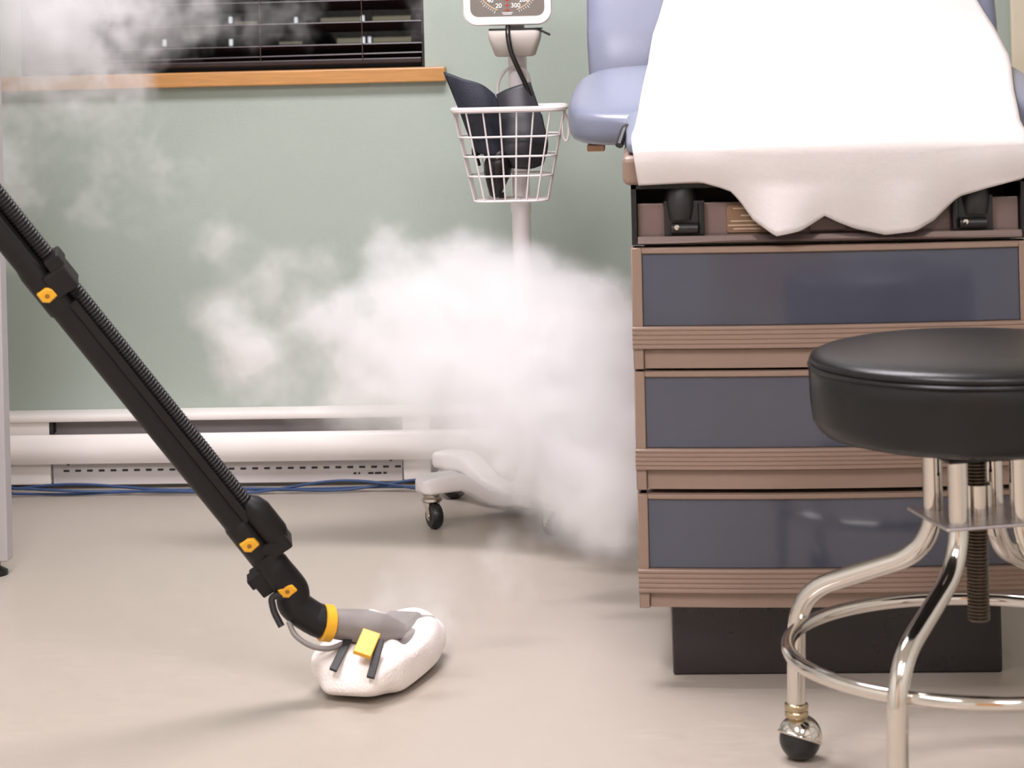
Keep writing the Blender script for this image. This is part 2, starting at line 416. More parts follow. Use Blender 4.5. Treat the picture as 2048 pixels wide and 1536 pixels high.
# stirrup bay
bay = MB().box(-.30, .30, .16, .17, .676, .768).box(-.30, -.292, .0, .16, .676, .768).box(.292, .30, .0, .16, .676, .768).box(-.292, .292, .0, .16, .676, .682).box(-.30, .30, 0, 1.2, .762, .768)
bay.box(-.30, .30, .17, 1.2, .676, .762)
bay = bay.build('stirrup_bay', m_bay, tb, 0)
MB().box(-.291, .291, .020, .026, .688, .738).build('back_plate', m_bayplate, bay, 0, .002)
MB().sweepx([(-.006, .6785), (-.008, .682), (-.004, .689), (.020, .690), (.020, .6785)], -.291, .291, 16, lambda x: .4*bow(x)).build('lip', m_lip, bay, 40)
def bracket(xc, s):
    b = MB()
    b.box(xc-.031, xc+.031, .006, .0195, .690, .742)
    b.tube([(xc+s*.004, .026, .760), (xc+s*.006, .020, .735), (xc+s*.006, .018, .712)], [.024, .026, .021], 16)
    b.tube([(xc-s*.026, .004, .738), (xc-s*.026, .004, .692)], .005, 8)
    o = b.build('stirrup_bracket', m_black, bay, 40)
    MB().tube([(xc-.02, .002, .700), (xc+.02, .002, .700)], .009, 12).build('pivot_pin', m_black, o)
    MB().lathe([(.0001, 0), (.004, 0), (.004, .004), (.0001, .005)], 10, (xc-.012, -.006, .703), Matrix.Rotation(PI/2, 3, 'X')).build('screw_head', m_chrome, o)
bracket(-.219, -1); bracket(.219, 1)
lab = MB()
lab.rings([[(-.154+.032+x, y, .712+z) for x, z in rrect(.032, .021, .005, 3)] for y in (.019, .0165)])
lab = lab.build('label_plate', m_labelplate, bay, 0)
for z, x0, x1 in ((.727, -.144, -.118), (.716, -.132, -.112), (.7075, -.148, -.110), (.701, -.152, -.096), (.6955, -.144, -.102)):
    MB().box(x0, x1, .0155, .0164, z, z+.0022).build('print_line', m_labelink, lab, 0)
MB().box(-.028, .028, .010, .0195, .692, .714).build('latch', m_bayplate, bay, 0, .002)

# frame under the cushions
MB().box(-.312, .312, -.008, 1.22, .768, .814).build('top_frame', m_beige, tb, 0, .010, 3)

# upholstery
ZS = [(-.05, .838), (0, .840), (.1, .850), (.3, .888), (.5, .927), (.66, .950), (.75, .96)]
def zs(y): return lerp_table(ZS, y)
def loft(name, secs, n=48, e=0.35, parent=tb):
    # secs: (y, half width, z bottom, z top): superelliptic cross-sections
    m = MB(); rings = []
    for y, hw_, zb, zt in secs:
        ring = []
        zc, hz = (zb+zt)/2, (zt-zb)/2
        for k in range(n):
            a = 2*PI*k/n; ca, sa = math.cos(a), math.sin(a)
            ex = max(.12, min(e, hz/hw_*1.6))
            ring.append((hw_*math.copysign(abs(ca)**ex, ca), y, zc+hz*math.copysign(abs(sa)**e, sa)))
        rings.append(ring)
    m.rings(rings); return m
loft('f', [(-.004, .28, .818, .828), (-.001, .297, .815, .834), (.012, .305, .815, zs(.012)-.004), (.1, .306, .815, zs(.1)-.004), (.2, .307, .815, zs(.2)-.004), (.30, .307, .815, zs(.3)-.006)]).build('foot_cushion', m_vinyl, tb, 60)
secs = []
for y, hw_, zb, dz in ((.235, .29, .835, -.022), (.245, .330, .825, -.012), (.26, .362, .818, -.008), (.29, .389, .814, -.006), (.33, .402, .812, -.004), (.40, .407, .812, -.004), (.50, .405, .814, -.004), (.60, .400, .816, -.004), (.64, .392, .82, -.006), (.665, .37, .83, -.02), (.675, .33, .85, -.05)):
    secs.append((y, hw_, zb, zs(y)+dz))
loft('s', secs, e=.5).build('seat_cushion', m_vinyl, tb, 60)
bk = []
lean = math.radians(24)
for t, hw_, th in ((0, .33, .03), (.006, .36, .055), (.03, .378, .085), (.12, .382, .10), (.3, .380, .10), (.5, .376, .10), (.62, .36, .09), (.655, .33, .07), (.665, .28, .03)):
    bk.append((t, hw_, th))
m = MB(); rings = []
for t, hw_, th in bk:
    c = Vector((0, .735+math.sin(lean)*t, .885+math.cos(lean)*t)); nv = Vector((0, math.cos(lean), -math.sin(lean)))
    ring = []
    for k in range(48):
        a = 2*PI*k/48; ca, sa = math.cos(a), math.sin(a)
        ring.append(c+Vector((hw_*math.copysign(abs(ca)**.2, ca), 0, 0))+nv*(th/2*math.copysign(abs(sa)**.55, sa)))
    rings.append(ring)
m.rings(rings).build('back_cushion', m_vinyl, tb, 60)
MB().tube(fillet([(-.27, .25, .80), (-.306, .17, .855), (-.318, .14, .822)], .02), .0065, 10).build('recline_lever', m_black, tb)
MB().box(-.375, -.345, .34, .40, .802, .813).build('wing_bracket', m_tan, tb, 0, .002)
MB().box(-.305, -.27, .26, .60, .79, .815).build('wing_support', m_bay, tb, 0, .003)

# paper sheet over the table
HANG = [(-0.286, 0.769), (-0.248, 0.77), (-0.194, 0.772), (-0.164, 0.763), (-0.146, 0.756), (-0.131, 0.737), (-0.116, 0.714), (-0.083, 0.69), (-0.045, 0.697), (-0.026, 0.707), (-0.007, 0.718), (0.012, 0.708), (0.038, 0.697), (0.083, 0.687), (0.128, 0.692), (0.158, 0.708), (0.181, 0.729), (0.196, 0.742), (0.241, 0.755), (0.292, 0.767), (0.305, 0.773)]
def back_pt(t): return (.735+math.sin(lean)*t-math.cos(lean)*.054, .885+math.cos(lean)*t+math.sin(lean)*.054)
ROWS = []
for t, xl, xr in ((.60, -.20, .27), (.45, -.21, .285), (.32, -.22, .30), (.24, -.226, .312), (.18, -.232, .33), (.13, -.246, .352), (.095, -.258, .370)):
    y, z = back_pt(t); ROWS.append((y, z, xl, xr))
for y, xl, xr in ((.655, -.266, .378), (.61, -.268, .376), (.5, -.273, .362), (.4, -.278, .348), (.3, -.283, .334), (.2, -.287, .322), (.1, -.292, .31), (.03, -.296, .303)):
    ROWS.append((y, zs(y)+(.006 if y > .64 else .002), xl, xr))
ROWS += [(.006, .842, -.297, .302), (-.008, .837, -.297, .302), (-.016, .826, -.296, .302)]
NX = 72; NH = 16
pm = MB(); grid = []
for y, z, xl, xr in ROWS:
    grid.append([(xl+(xr-xl)*i/NX, y, z+.0012*math.sin(9*i/NX*PI+y*20)*(1 if y > 0 else 0)) for i in range(NX+1)])
for j in range(1, NH+1):
    t = j/NH; row = []
    for i in range(NX+1):
        x = -.296+.598*i/NX
        xb = -.288+.594*i/NX
        x = x+(xb-x)*t
        zb = lerp_table(HANG, x); z = .826+(zb-.826)*t
        low = max(0, (.768-z)/.08)
        fold = math.sin((x+.02)*34)*.010*low + math.sin((x-.1)*17+1)*.010*low
        edge = abs(zb-.77) < .004
        row.append((x, -.019-.006*math.sin(min(1, t)*PI)-.012*low+fold-.0015*math.sin(x*60)*t, z))
    grid.append(row)
nr = len(grid); vv = [p for rr in grid for p in rr]
pm.add(vv, [(a*(NX+1)+b, a*(NX+1)+b+1, (a+1)*(NX+1)+b+1, (a+1)*(NX+1)+b) for a in range(nr-1) for b in range(NX)])
po = pm.build('exam_paper', m_paper, None, 60); po.location = (TX, TY, 0)
q = po.modifiers.new('s', 'SOLIDIFY'); q.thickness = .0006; q.offset = 0
tag(po, 'white paper sheet draped over the exam table cushions', 'paper sheet')

# ------------------------------------------------------------------ blood pressure stand
SX, SY = -.268, 4.70
bp = thing('blood_pressure_stand', 'white rolling blood pressure stand with square dial gauge and wire basket', 'medical stand', (SX, SY, 0))
MB().lathe([(.052, .022), (.060, .028), (.060, .048), (.045, .058), (.024, .064), (.022, .09)], 32).build('hub', m_standw, bp)
MB().tube([(0, 0, .06), (0, 0, .985)], .0195, 28).build('pole', m_standw, bp)
MB().lathe([(.0212, .628), (.0212, .650)], 28).build('pole_collar', m_standw, bp)
def leg_mesh():
    m = MB(); secs = [(.02, .034, .024, .014), (.06, .036, .026, .014), (.105, .047, .027, .015), (.150, .078, .028, .017), (.172, .088, .029, .018), (.215, .0885, .030, .018), (.245, .087, .028, .017), (.256, .086, .020, .013), (.260, .086, .010, .008)]
    rings = []
    for rr, z, hw_, hh in secs:
        rings.append([(rr, a, z+b) for a, b in rrect(hw_, hh, min(hw_, hh)*.45, 4)])
    return m.rings(rings)
def caster(m_name='caster'):
    f = MB()
    f.lathe([(.019, .052), (.022, .055), (.022, .060), (.017, .064), (.019, .068), (.012, .073)], 24)
    rot = Matrix.Rotation(PI/2, 3, 'X')
    for s_ in (-1, 1):
        f.rings([[(x*.0+px_, s_*.013+dy, pz) for px_, pz in ((-.018, .055), (.012, .055), (.022, .030), (.020, .018), (.012, .018), (.002, .034), (-.012, .046))] for x, dy in ((0, -.0012), (0, .0012))])
    f.tube([(.014, -.016, .026), (.014, .016, .026)], .005, 12)
    return f
def wheel_mesh():
    return MB().lathe([(.010, -.011), (.022, -.011), (.0255, -.007), (.026, 0), (.0255, .007), (.022, .011), (.010, .011)], 28, (.014, 0, .026), Matrix.Rotation(PI/2, 3, 'X'))
leg0 = None
for k in range(5):
    a = math.radians(214+72*k)
    if leg0 is None:
        leg0 = leg_mesh().build('leg', m_standw, bp, 40); cs0 = caster().build('caster', m_chrome, bp, 40); wh0 = wheel_mesh().build('wheel', m_wheel, cs0, 40)
        L, Cs, W = leg0, cs0, wh0
    else:
        L = part_copy(leg0, bp); Cs = part_copy(cs0, bp); W = part_copy(wh0, Cs)
    L.rotation_euler = (0, 0, a)
    Cs.location = (.230*math.cos(a), .230*math.sin(a), 0); Cs.rotation_euler = (0, 0, [math.radians(-62), math.radians(120), .5, 1.2, math.radians(20)][k])
# gauge
gz, gx, gy = 1.111, -.0125, -.095
g = MB(); rg = []
for y, s_ in ((.045, .070), (.040, .083), (.012, .090), (0, .0915), (-.004, .089), (-.005, .084)):
    rg.append([(gx+x, gy+y, gz+z) for x, z in rrect(s_, s_, .028, 8)])
gauge = g.rings(rg).build('gauge', m_standw, bp, 40)
dial = MB().rings([[(gx+x, gy+y, gz+z) for x, z in rrect(.076, .072, .016, 6)] for y in (-.0045, -.0062)]).build('dial_face', m_dial, gauge, 40)
def arcmesh(r_, a0, a1, w_, y, n=40):
    m = MB(); rings = []
    for i in range(n+1):
        a = a0+(a1-a0)*i/n
        rings.append([(gx+(r_+q_)*math.cos(a), y+dy, gz+(r_+q_)*math.sin(a)) for q_, dy in ((-w_, 0), (w_, 0), (w_, -.0006), (-w_, -.0006))])
    return m.rings(rings)
arcmesh(.0625, math.radians(-72), math.radians(252), .0012, gy-.0063).build('scale_ring', m_labelink, gauge)
def txt(s_, x, z, size, m_, parent, name='numeral'):
    c = bpy.data.curves.new(name, 'FONT'); c.body = s_; c.size = size; c.align_x = 'CENTER'; c.align_y = 'CENTER'; c.extrude = .0002; c.offset = .0002
    c.materials.append(m_)
    tmp = bpy.data.objects.new('tmp', c); me = bpy.data.meshes.new_from_object(tmp); bpy.data.objects.remove(tmp)
    if not me.materials: me.materials.append(m_)
    o = link(bpy.data.objects.new(name, me), parent); o.location = (x, gy-.0068, z); o.rotation_euler = (PI/2, 0, 0); return o
for k in range(15):
    v_ = 20+20*k; a = math.radians(-110-22.86*k)
    txt(str(v_), gx+.051*math.cos(a), gz+.0545*math.sin(a), .0132, m_print, gauge)
tk = MB()
for k in range(75):
    a = math.radians(-112-22.6*14*k/74); r1 = .065; r2 = .072 if k % 5 == 0 else .069
    dv = Vector((math.cos(a), 0, math.sin(a))); nv = Vector((-math.sin(a), 0, math.cos(a)))
    tk.obox(Vector((gx, gy-.0065, gz))+dv*(r1+r2)/2, dv*(r2-r1)/2, Vector((0, .0003, 0)), nv*.0005)
tag(tk.build('tick_marks', m_print, gauge, 0), kind='stuff')
MB().box(gx-.0007, gx+.0007, gy-.0068, gy-.0062, gz-.064, gz+.05).build('needle', m_red, gauge, 0)
for z in (.040, .050, .060):
    MB().box(gx-.006, gx+.006, gy-.0068, gy-.0062, gz-z-.0006, gz-z+.0006).build('red_mark', m_red, gauge, 0)
for z, h_ in ((.0655, .011), (.0685, .009)):
    MB().box(gx-h_, gx+h_, gy-.0068, gy-.0062, gz-z-.0008, gz-z+.0008).build('print_line', m_print, gauge, 0)
# holder under the gauge
hb = MB(); rg = []
for z, hx, hy in ((.955, .036, .030), (.958, .041, .034), (.990, .052, .044), (1.006, .054, .046), (1.010, .052, .044)):
    rg.append([(gx+.012+x, -.055+y, z) for x, y in rrect(hx, hy, .012, 5)])
hbo = hb.rings(rg).build('gauge_holder', m_gbox, bp, 50)
MB().rings([[(gx+.014+x, -.055+y, z) for x, y in rrect(.054, .046, .012, 5)] for z in (1.0102, 1.0135)]).build('holder_lid', m_black, hbo, 50)
MB().obox((gx+.074, -.085, 1.004), (.012, 0, -.006), (0, .008, 0), (.001, 0, .002)).build('holder_tab', m_black, hbo, 0)
MB().tube([(gx+.012, -.05, 1.0), (gx+.012, -.055, 1.06)], .02, 16).build('gauge_neck', m_standw, bp)
# hose (black) from the gauge down into the basket
MB().tube(smooth_path([(-.012, -.088, 1.022), (-.012, -.106, 1.0), (-.006, -.112, .965), (.008, -.112, .93), (.024, -.11, .893), (.036, -.105, .855), (.03, -.10, .82)], 8), .0052, 12).build('hose', m_rubber, bp)
# basket
BX, BY = -.012, -.110
def brect(z, grow=0):
    t = (z-.662)/(.850-.662)
    return (.074+(.113-.074)*t+grow, .052+(.074-.052)*t+grow)
bskt = bpy.data.objects.new('basket', None); link(bskt, bp)
def loop(z, rad, name, grow=0, rc=.03):
    hx, hy = brect(z, grow)
    MB().tube([(BX+x, BY+y, z) for x, y in rrect(hx, hy, rc, 6)], rad, 8, closed=True).build(name, m_wire, bskt)
loop(.850, .0062, 'rim')
for z in (.795, .755, .715): loop(z, .0022, 'ring_wire')
loop(.664, .0024, 'ring_wire', rc=.025)
def vwire(u, side):
    pts = []
    for z in (.848, .80, .75, .70, .664):
        hx, hy = brect(z)
        if side == 0: p = (BX+u*(hx-.012), BY-hy, z)
        elif side == 1: p = (BX+u*(hx-.012), BY+hy, z)
        elif side == 2: p = (BX-hx, BY+u*(hy-.012), z)
        else: p = (BX+hx, BY+u*(hy-.012), z)
        pts.append(p)
    MB().tube(pts, .0019, 6).build('upright_wire', m_wire, bskt)
for u in (-.84, -.50, -.16, .18, .52, .86): vwire(u, 0)
for u in (-.8, -.4, .0, .4, .8): vwire(u, 1)
for u in (-.7, -.2, .3, .8): vwire(u, 2); vwire(u, 3)
for y in (-.03, 0, .03):
    MB().tube([(BX-.074, BY+y, .664), (BX+.074, BY+y, .664)], .0019, 6).build('floor_wire', m_wire, bskt)
for x in (-.05, -.017, .017, .05):
    MB().tube([(BX+x, BY-.052, .664), (BX+x, BY+.052, .664)], .0019, 6).build('floor_wire', m_wire, bskt)
# wire hook loop behind the pole and side clip
MB().tube(smooth_path([(-.038, -.030, .848), (-.040, -.030, .895), (-.024, -.030, .925), (0, -.030, .932), (.02, -.030, .922), (.028, -.030, .890), (.028, -.030, .848)], 6), .0032, 8).build('hook_wire', m_wire, bskt)
MB().tube(smooth_path([(.098, -.12, .840), (.106, -.125, .828), (.108, -.127, .80), (.104, -.128, .782), (.097, -.127, .79), (.096, -.125, .826)], 6), .0026, 8).build('side_clip', m_wire, bskt)

# cuff in the basket with its bulb
cf = thing('blood_pressure_cuff', 'folded navy blood pressure cuff with black bulb stuffed in the wire basket', 'cuff', (SX, SY, .668))
def sheet(name, rows, m_, th=.006, n=6):
    # rows: lists of points across the sheet, from the top edge down
    R = [smooth_path(rw, n) for rw in rows]
    cols = list(zip(*R)); Cc = [smooth_path(c_, n) for c_ in cols]
    g_ = list(zip(*Cc)); nn, mm = len(g_), len(g_[0])
    mb = MB().add([p for rw in g_ for p in rw], [(a*mm+b, a*mm+b+1, (a+1)*mm+b+1, (a+1)*mm+b) for a in range(nn-1) for b in range(mm-1)])
    o = mb.build(name, m_, cf, 60); q_ = o.modifiers.new('s', 'SOLIDIFY'); q_.thickness = th; q_.offset = 0
    return o
b0 = .668
def P(x, y, z): return (x-SX, y-SY, z-b0)
sheet('navy_flap', [[P(-.409, 4.545, .928), P(-.372, 4.535, .915), P(-.335, 4.535, .902), P(-.308, 4.545, .880)],
                    [P(-.392, 4.548, .885), P(-.362, 4.532, .878), P(-.325, 4.530, .870), P(-.299, 4.545, .855)],
                    [P(-.376, 4.555, .842), P(-.355, 4.535, .835), P(-.322, 4.532, .832), P(-.298, 4.55, .830)],
                    [P(-.362, 4.56, .800), P(-.345, 4.545, .795), P(-.318, 4.538, .793), P(-.296, 4.553, .790)],
                    [P(-.346, 4.565, .765), P(-.332, 4.55, .760), P(-.312, 4.545, .757), P(-.294, 4.556, .755)]], m_cuff)
sheet('black_fold', [[P(-.306, 4.60, .878), P(-.285, 4.592, .888), P(-.258, 4.59, .897), P(-.238, 4.60, .902)],
                     [P(-.302, 4.59, .85), P(-.28, 4.575, .852), P(-.25, 4.575, .856), P(-.222, 4.59, .852)],
                     [P(-.300, 4.575, .81), P(-.275, 4.555, .80), P(-.24, 4.555, .802), P(-.210, 4.575, .812)],
                     [P(-.312, 4.57, .775), P(-.28, 4.548, .765), P(-.24, 4.55, .768), P(-.204, 4.575, .775)],
                     [P(-.305, 4.575, .735), P(-.27, 4.56, .73), P(-.24, 4.56, .728), P(-.215, 4.58, .735)]], m_cuff2)
sheet('rear_fold', [[P(-.36, 4.62, .85), P(-.31, 4.615, .86), P(-.26, 4.615, .85), P(-.215, 4.615, .835)],
                    [P(-.35, 4.615, .80), P(-.31, 4.605, .80), P(-.26, 4.605, .80), P(-.21, 4.61, .80)],
                    [P(-.335, 4.61, .75), P(-.30, 4.60, .745), P(-.26, 4.60, .745), P(-.215, 4.605, .75)]], m_cuff)
MB().lathe([(.004, -.058), (.010, -.054), (.018, -.035), (.0275, -.008), (.0290, .012), (.023, .034), (.012, .046), (.009, .056)], 24, P(-.306, 4.566, .727), Matrix.Rotation(math.radians(8), 3, 'Y')).build('bulb', m_rubber, cf)
MB().lathe([(.009, 0), (.009, .014), (.006, .018), (.006, .026)], 14, P(-.350, 4.575, .757)).build('valve', m_rubber, cf)
MB().lathe([(.006, 0), (.008, .004), (.008, .012)], 14, P(-.306+.006, 4.575, .668)).build('bulb_cap', m_rubber, cf)
MB().tube(smooth_path([P(-.298, 4.575, .79), P(-.31, 4.565, .80), P(-.345, 4.57, .79), P(-.352, 4.575, .765), P(-.345, 4.58, .735)], 8), .0045, 10).build('bulb_tube', m_rubber, cf)

# ------------------------------------------------------------------ stool
stl = thing('rolling_stool', 'round black padded stool with chrome legs and foot ring on ball casters', 'stool', (.416, 2.968, 0))
R = .2115
def up_(pr): return [(a, z+.009) for a, z in pr]
MB().lathe(up_([(.02, .456), (.12, .456), (.175, .460), (.197, .466), (.205, .474), (.2085, .487), (.2105, .53), (R-.001, .552), (R-.004, .556), (.19, .560), (.02, .560)]), 64).build('seat_band', m_leather, stl, 50)
MB().lathe(up_([(.02, .553), (R-.006, .5535), (R-.001, .556), (R+.001, .560), (R-.002, .566), (R-.012, .5705), (.18, .575), (.13, .579), (.07, .581), (.005, .582)]), 64).build('seat_cushion', m_leather, stl, 60)
MB().tube([(R*math.cos(2*PI*k/64), R*math.sin(2*PI*k/64), .5625) for k in range(64)], .0032, 8, closed=True).build('piping', m_leather, stl)
a_s = math.radians(172)
MB().tube([(q_*math.cos(a_s), q_*math.sin(a_s), z) for q_, z in ((R, .5615), (R-.0015, .513), (R-.005, .485))], .0022, 8).build('seam', m_leather, stl)
MB().lathe([(.066, .450), (.076, .454), (.114, .462), (.114, .467)], 40).build('seat_pan', m_bay, stl)
LA = 150
def square_plate(rad, z0, z1, name, m_):
    pts = [(rad*math.cos(math.radians(LA+90*k)), rad*math.sin(math.radians(LA+90*k))) for k in range(4)]
    return MB().rings([[(x, y, z) for x, y in pts] for z in (z0, z1)]).build(name, m_, stl, 0, .002)
square_plate(.086, .444, .450, 'top_plate', m_bay)
square_plate(.098, .360, .365, 'lower_plate', m_plate)
th = MB(); zz = [.226+.0015*k for k in range(145)]
th.tube([(0, 0, z) for z in zz], [.0145 if (k % 3) else .0128 for k in range(145)], 20)
th.build('screw_post', m_screw, stl, 20)
MB().lathe([(.021, .365), (.021, .405), (.016, .407)], 20).build('nut_collar', m_chrome, stl)
def leg_path():
    return fillet([(.060, 0, .444), (.060, 0, .312), (.263, 0, .232), (.268, 0, .075)], .06, 10)
l0 = None
for k in range(4):
    a = math.radians(LA+90*k)
    if l0 is None:
        l0 = MB().tube(leg_path(), .0132, 18).build('leg', m_chrome, stl, 50)
        col0 = MB().lathe([(.0142, .060), (.0162, .062), (.0162, .067), (.0142, .069), (.0162, .071), (.0162, .078), (.014, .080)], 24).build('caster', m_brass, stl, 50)
        # chrome hood: upper part of a ball, black tread below
        cc = Vector((-.006, 0, .032))
        tilt = Matrix.Rotation(math.radians(-24), 3, 'Y')
        hood0 = MB().lathe([(.0305*math.cos(x), .0305*math.sin(x)) for x in [math.radians(q_) for q_ in range(0, 91, 9)]], 28, cc, tilt).build('hood', m_chrome, col0, 60)
        tr0 = MB().lathe([(.0285*math.cos(x), .0285*math.sin(x)) for x in [math.radians(q_) for q_ in range(-88, 10, 7)]], 28, (-.006, 0, .0287), tilt).build('tread', m_wheel, col0, 60)
        rim0 = MB().tube([cc+tilt @ Vector((.0300*math.cos(2*PI*q_/28), .0300*math.sin(2*PI*q_/28), -.001)) for q_ in range(28)], .0022, 8, closed=True).build('hood_rim', m_chrome, col0, 60)
        parts = (hood0, tr0, rim0)
        L, K = l0, col0
    else:
        L = part_copy(l0, stl); K = part_copy(col0, stl)
        for q_ in parts: part_copy(q_, K)
    L.rotation_euler = (0, 0, a)
    K.location = (.268*math.cos(a), .268*math.sin(a), 0); K.rotation_euler = (0, 0, [3.9, 1.4, 2.3, .5][k])
RR = .249
MB().tube([(RR*math.cos(2*PI*k/80), RR*math.sin(2*PI*k/80), .191) for k in range(80)], .0095, 16, closed=True).build('foot_ring', m_chrome, stl, 60)

# ------------------------------------------------------------------ steam mop
mp_ = thing('steam_mop', 'black steam mop with yellow buttons and white cloth pad leaning from the left', 'steam mop', (-.43, 3.56, 0))
MO = Vector((-.43, 3.56, 0))
def W(x, y, z): return Vector((x, y, z))-MO
P1, P2, P3 = W(-.856, 3.15, .653), W(-.609, 3.33, .254), W(-.562, 3.36, .176)
ud = (P1-P2).normalized()
vw = Vector((0, -1, 0)); side = ud.cross(vw).normalized()
if side.x < 0: side = -side                     # to the upper right of the pole
frn = side.cross(ud).normalized()
if frn.y > 0: frn = -frn                        # towards the viewer
RT = .0195
bk_ = -frn*RT*.9
def on(p, s_=0, f_=0, u_=0): return p+bk_+side*s_+frn*f_+ud*u_
top = P1+ud*.62
# lower tube, upper tube
MB().tube([on(P2, 0, 0, -.03), on(P2, 0, 0, .02), on(P1, 0, 0, -.02)], [RT, RT, RT], 24).build('lower_tube', m_tube, mp_, 50)
MB().tube([on(P1, 0, 0, -.035), on(P1, 0, 0, .035), on(P1, 0, 0, .05), on(top)], [RT*1.12, RT*1.12, RT, RT], 24).build('upper_tube', m_tube, mp_, 50)
MB().tube([on(top, 0, 0, -.01), on(top, 0, 0, .02), on(top, 0, 0, .14)], [RT*1.3, RT*1.35, RT*1.2], 20).build('handle_grip', m_tube, mp_, 50)
MB().obox(on(P1, .012, .008, .3), ud*.62, side*.004, frn*.006).build('cable_channel', m_bay, mp_, 0)
# ribbed steam hose beside the tube
n = 760; pts = []; rds = []
p0, p1 = on(P2, .0295, .0, .03), on(top, .0295, 0, -.01)
for k in range(n):
    pts.append(p0.lerp(p1, k/(n-1))); rds.append(.0118 if k % 4 < 2 else .0104)
MB().tube(pts, rds, 14).build('ribbed_hose', m_tube, mp_, 20)
MB().obox(on(P2.lerp(P1, .5), .020, .004, .0), ud*.22, side*.006, frn*.012).build('rail', m_tube, mp_, 0)
# clip near the upper button
MB().obox(on(P1, .026, .004, .006), ud*.020, side*.018, frn*.020).build('hose_clip', m_tube, mp_, 0, .004)
MB().obox(on(P1, .036, .006, .034), ud*.010, side*.012, frn*.018).build('clip_jaw', m_tube, mp_, 0, .003)
# lower joint
MB().tube([on(P2, .033, .002, .056), on(P2, .034, .002, .045), on(P2, .036, .002, .03), on(P2, .036, .002, -.015), on(P2, .034, .002, -.026), on(P2, .03, .002, -.032)], [.010, .018, .021, .021, .018, .010], 18).build('hose_socket', m_tube, mp_, 50)
MB().obox(on(P2, .026, 0, -.03), ud*.014, side*.024, frn*.020).build('socket_base', m_tube, mp_, 0, .004)
MB().tube([on(P2, 0, 0, .035), on(P2, 0, 0, .03), on(P2, 0, 0, -.04), on(P2, -.002, 0, -.05)], [RT, RT*1.12, RT*1.15, RT*.9], 24).build('lower_collar', m_tube, mp_, 50)
ring_c = W(-.509, 3.398, .117)
el = smooth_path([on(P2, .004, 0, -.035), on(P3, .004, 0, .03), on(P3, .004, 0, -.015), W(-.553, 3.385, .150), W(-.529, 3.393, .128), ring_c], 8)
MB().tube(el, [RT*1.2]*6+[RT*1.28]*(len(el)-12)+[RT*1.3]*6, 24).build('elbow_tube', m_tube, mp_, 60)
MB().obox(on(P3, -.022, 0, .026), ud*.020, side*.012, frn*.016).build('latch_block', m_tube, mp_, 0, .003)
MB().obox(on(P3, -.030, 0, .034), ud*.009, side*.010, frn*.012).build('latch_lever', m_tube, mp_, 0, .002)
MB().tube(fillet([W(-.560, 3.36, .172), W(-.583, 3.355, .168), W(-.578, 3.35, .147), W(-.566, 3.345, .126)], .008, 5), .0052, 10).build('hook', m_black, mp_)
MB().tube(smooth_path([W(-.560, 3.375, .125), W(-.548, 3.362, .108), W(-.525, 3.362, .092), W(-.500, 3.375, .084), W(-.480, 3.40, .085)], 8), .0042, 10).build('trailing_wire', m_greyhead, mp_)
def button(p, parent):
    e1 = side*.776-ud*.63; e2 = side*.63+ud*.776
    mm = MB(); rg_ = []
    for f_, s_ in ((-.003, 1.0), (.0030, 1.0), (.0050, .84)):
        rg_.append([on(p, 0, RT*1.02+f_)+e1*(.0152*s_*x)+e2*(.0122*s_*y) for x, y in ((1, .15), (.42, .92), (-.25, .95), (-1, .05), (-.42, -.92), (.25, -.95))])
    o = mm.rings(rg_).build('yellow_button', m_yellow, parent, 30, .0012)
    MB().tube([on(p, 0, RT*1.02+.0035), on(p, 0, RT*1.02+.0056)], .0035, 12).build('button_dimple', m_yellow_d, o)
button(P1, mp_); button(P2, mp_); button(P3+side*.004, mp_)
# yellow ring and grey head
hd = (W(-.41, 3.45, .092)-ring_c).normalized()
rx = hd.orthogonal().normalized(); ry = hd.cross(rx)
MB().tube([ring_c-hd*.006, ring_c-hd*.004, ring_c+hd*.010, ring_c+hd*.013], [.024, .028, .028, .024], 28).build('yellow_ring', m_yellow, mp_, 40)
MB().tube([ring_c+hd*.010, ring_c+hd*.03, ring_c+hd*.065, ring_c+hd*.10, ring_c+hd*.13], [.022, .0235, .026, .022, .012], 20).build('swivel_neck', m_greyhead, mp_, 60)
u_ = Vector((.06, .26, 0)).normalized(); v_ = Vector((u_.y, -u_.x, 0))     # long and short axis of the head
hc = Vector((0, 0, 0))
MB().obox(hc+Vector((.006, -.05, .064)), u_*.105, v_*.046, Vector((0, 0, .012))).build('head_plate', m_greyhead, mp_, 0, .010, 3)
MB().obox(hc+Vector((.012, -.035, .076)), u_*.060, v_*.030, Vector((0, 0, .012))).build('head_ridge', m_greyhead, mp_, 0, .010, 3)
# cloth pad: lumpy rounded bundle around the head, open on top
m = MB(); nu, nvv = 48, 28; rows = []
for i in range(nu):
    a = 2*PI*i/nu
    ca, sa = math.cos(a), math.sin(a)
    ring = []
    for j in range(nvv):
        b = -PI/2+PI*j/(nvv-1)*0.86
        cb, sb = math.cos(b), math.sin(b)
        rl = .155*(abs(ca)**.62)*math.copysign(1, ca); rs = .080*(abs(sa)**.62)*math.copysign(1, sa)
        sq = abs(cb)**.45
        lump = 1+.025*math.sin(5*a+2*sb)+.02*math.sin(9*a+1.3)+.03*math.sin(3*a+4*b)
        h = .040+.040*math.copysign(abs(sb)**.75, sb)
        p = u_*rl*sq*lump+v_*rs*sq*lump
        dip = 0
        z = h*(1+.10*math.sin(6*a+.5)*max(0, sb)) if sb > 0 else max(h, 0.001)
        ring.append(p+Vector((-.008, -.046, max(.0012, z))))
    rows.append(ring)
vv = [p for q_ in rows for p in q_]
m.add(vv, [(i*nvv+j, ((i+1) % nu)*nvv+j, ((i+1) % nu)*nvv+j+1, i*nvv+j+1) for i in range(nu) for j in range(nvv-1)])
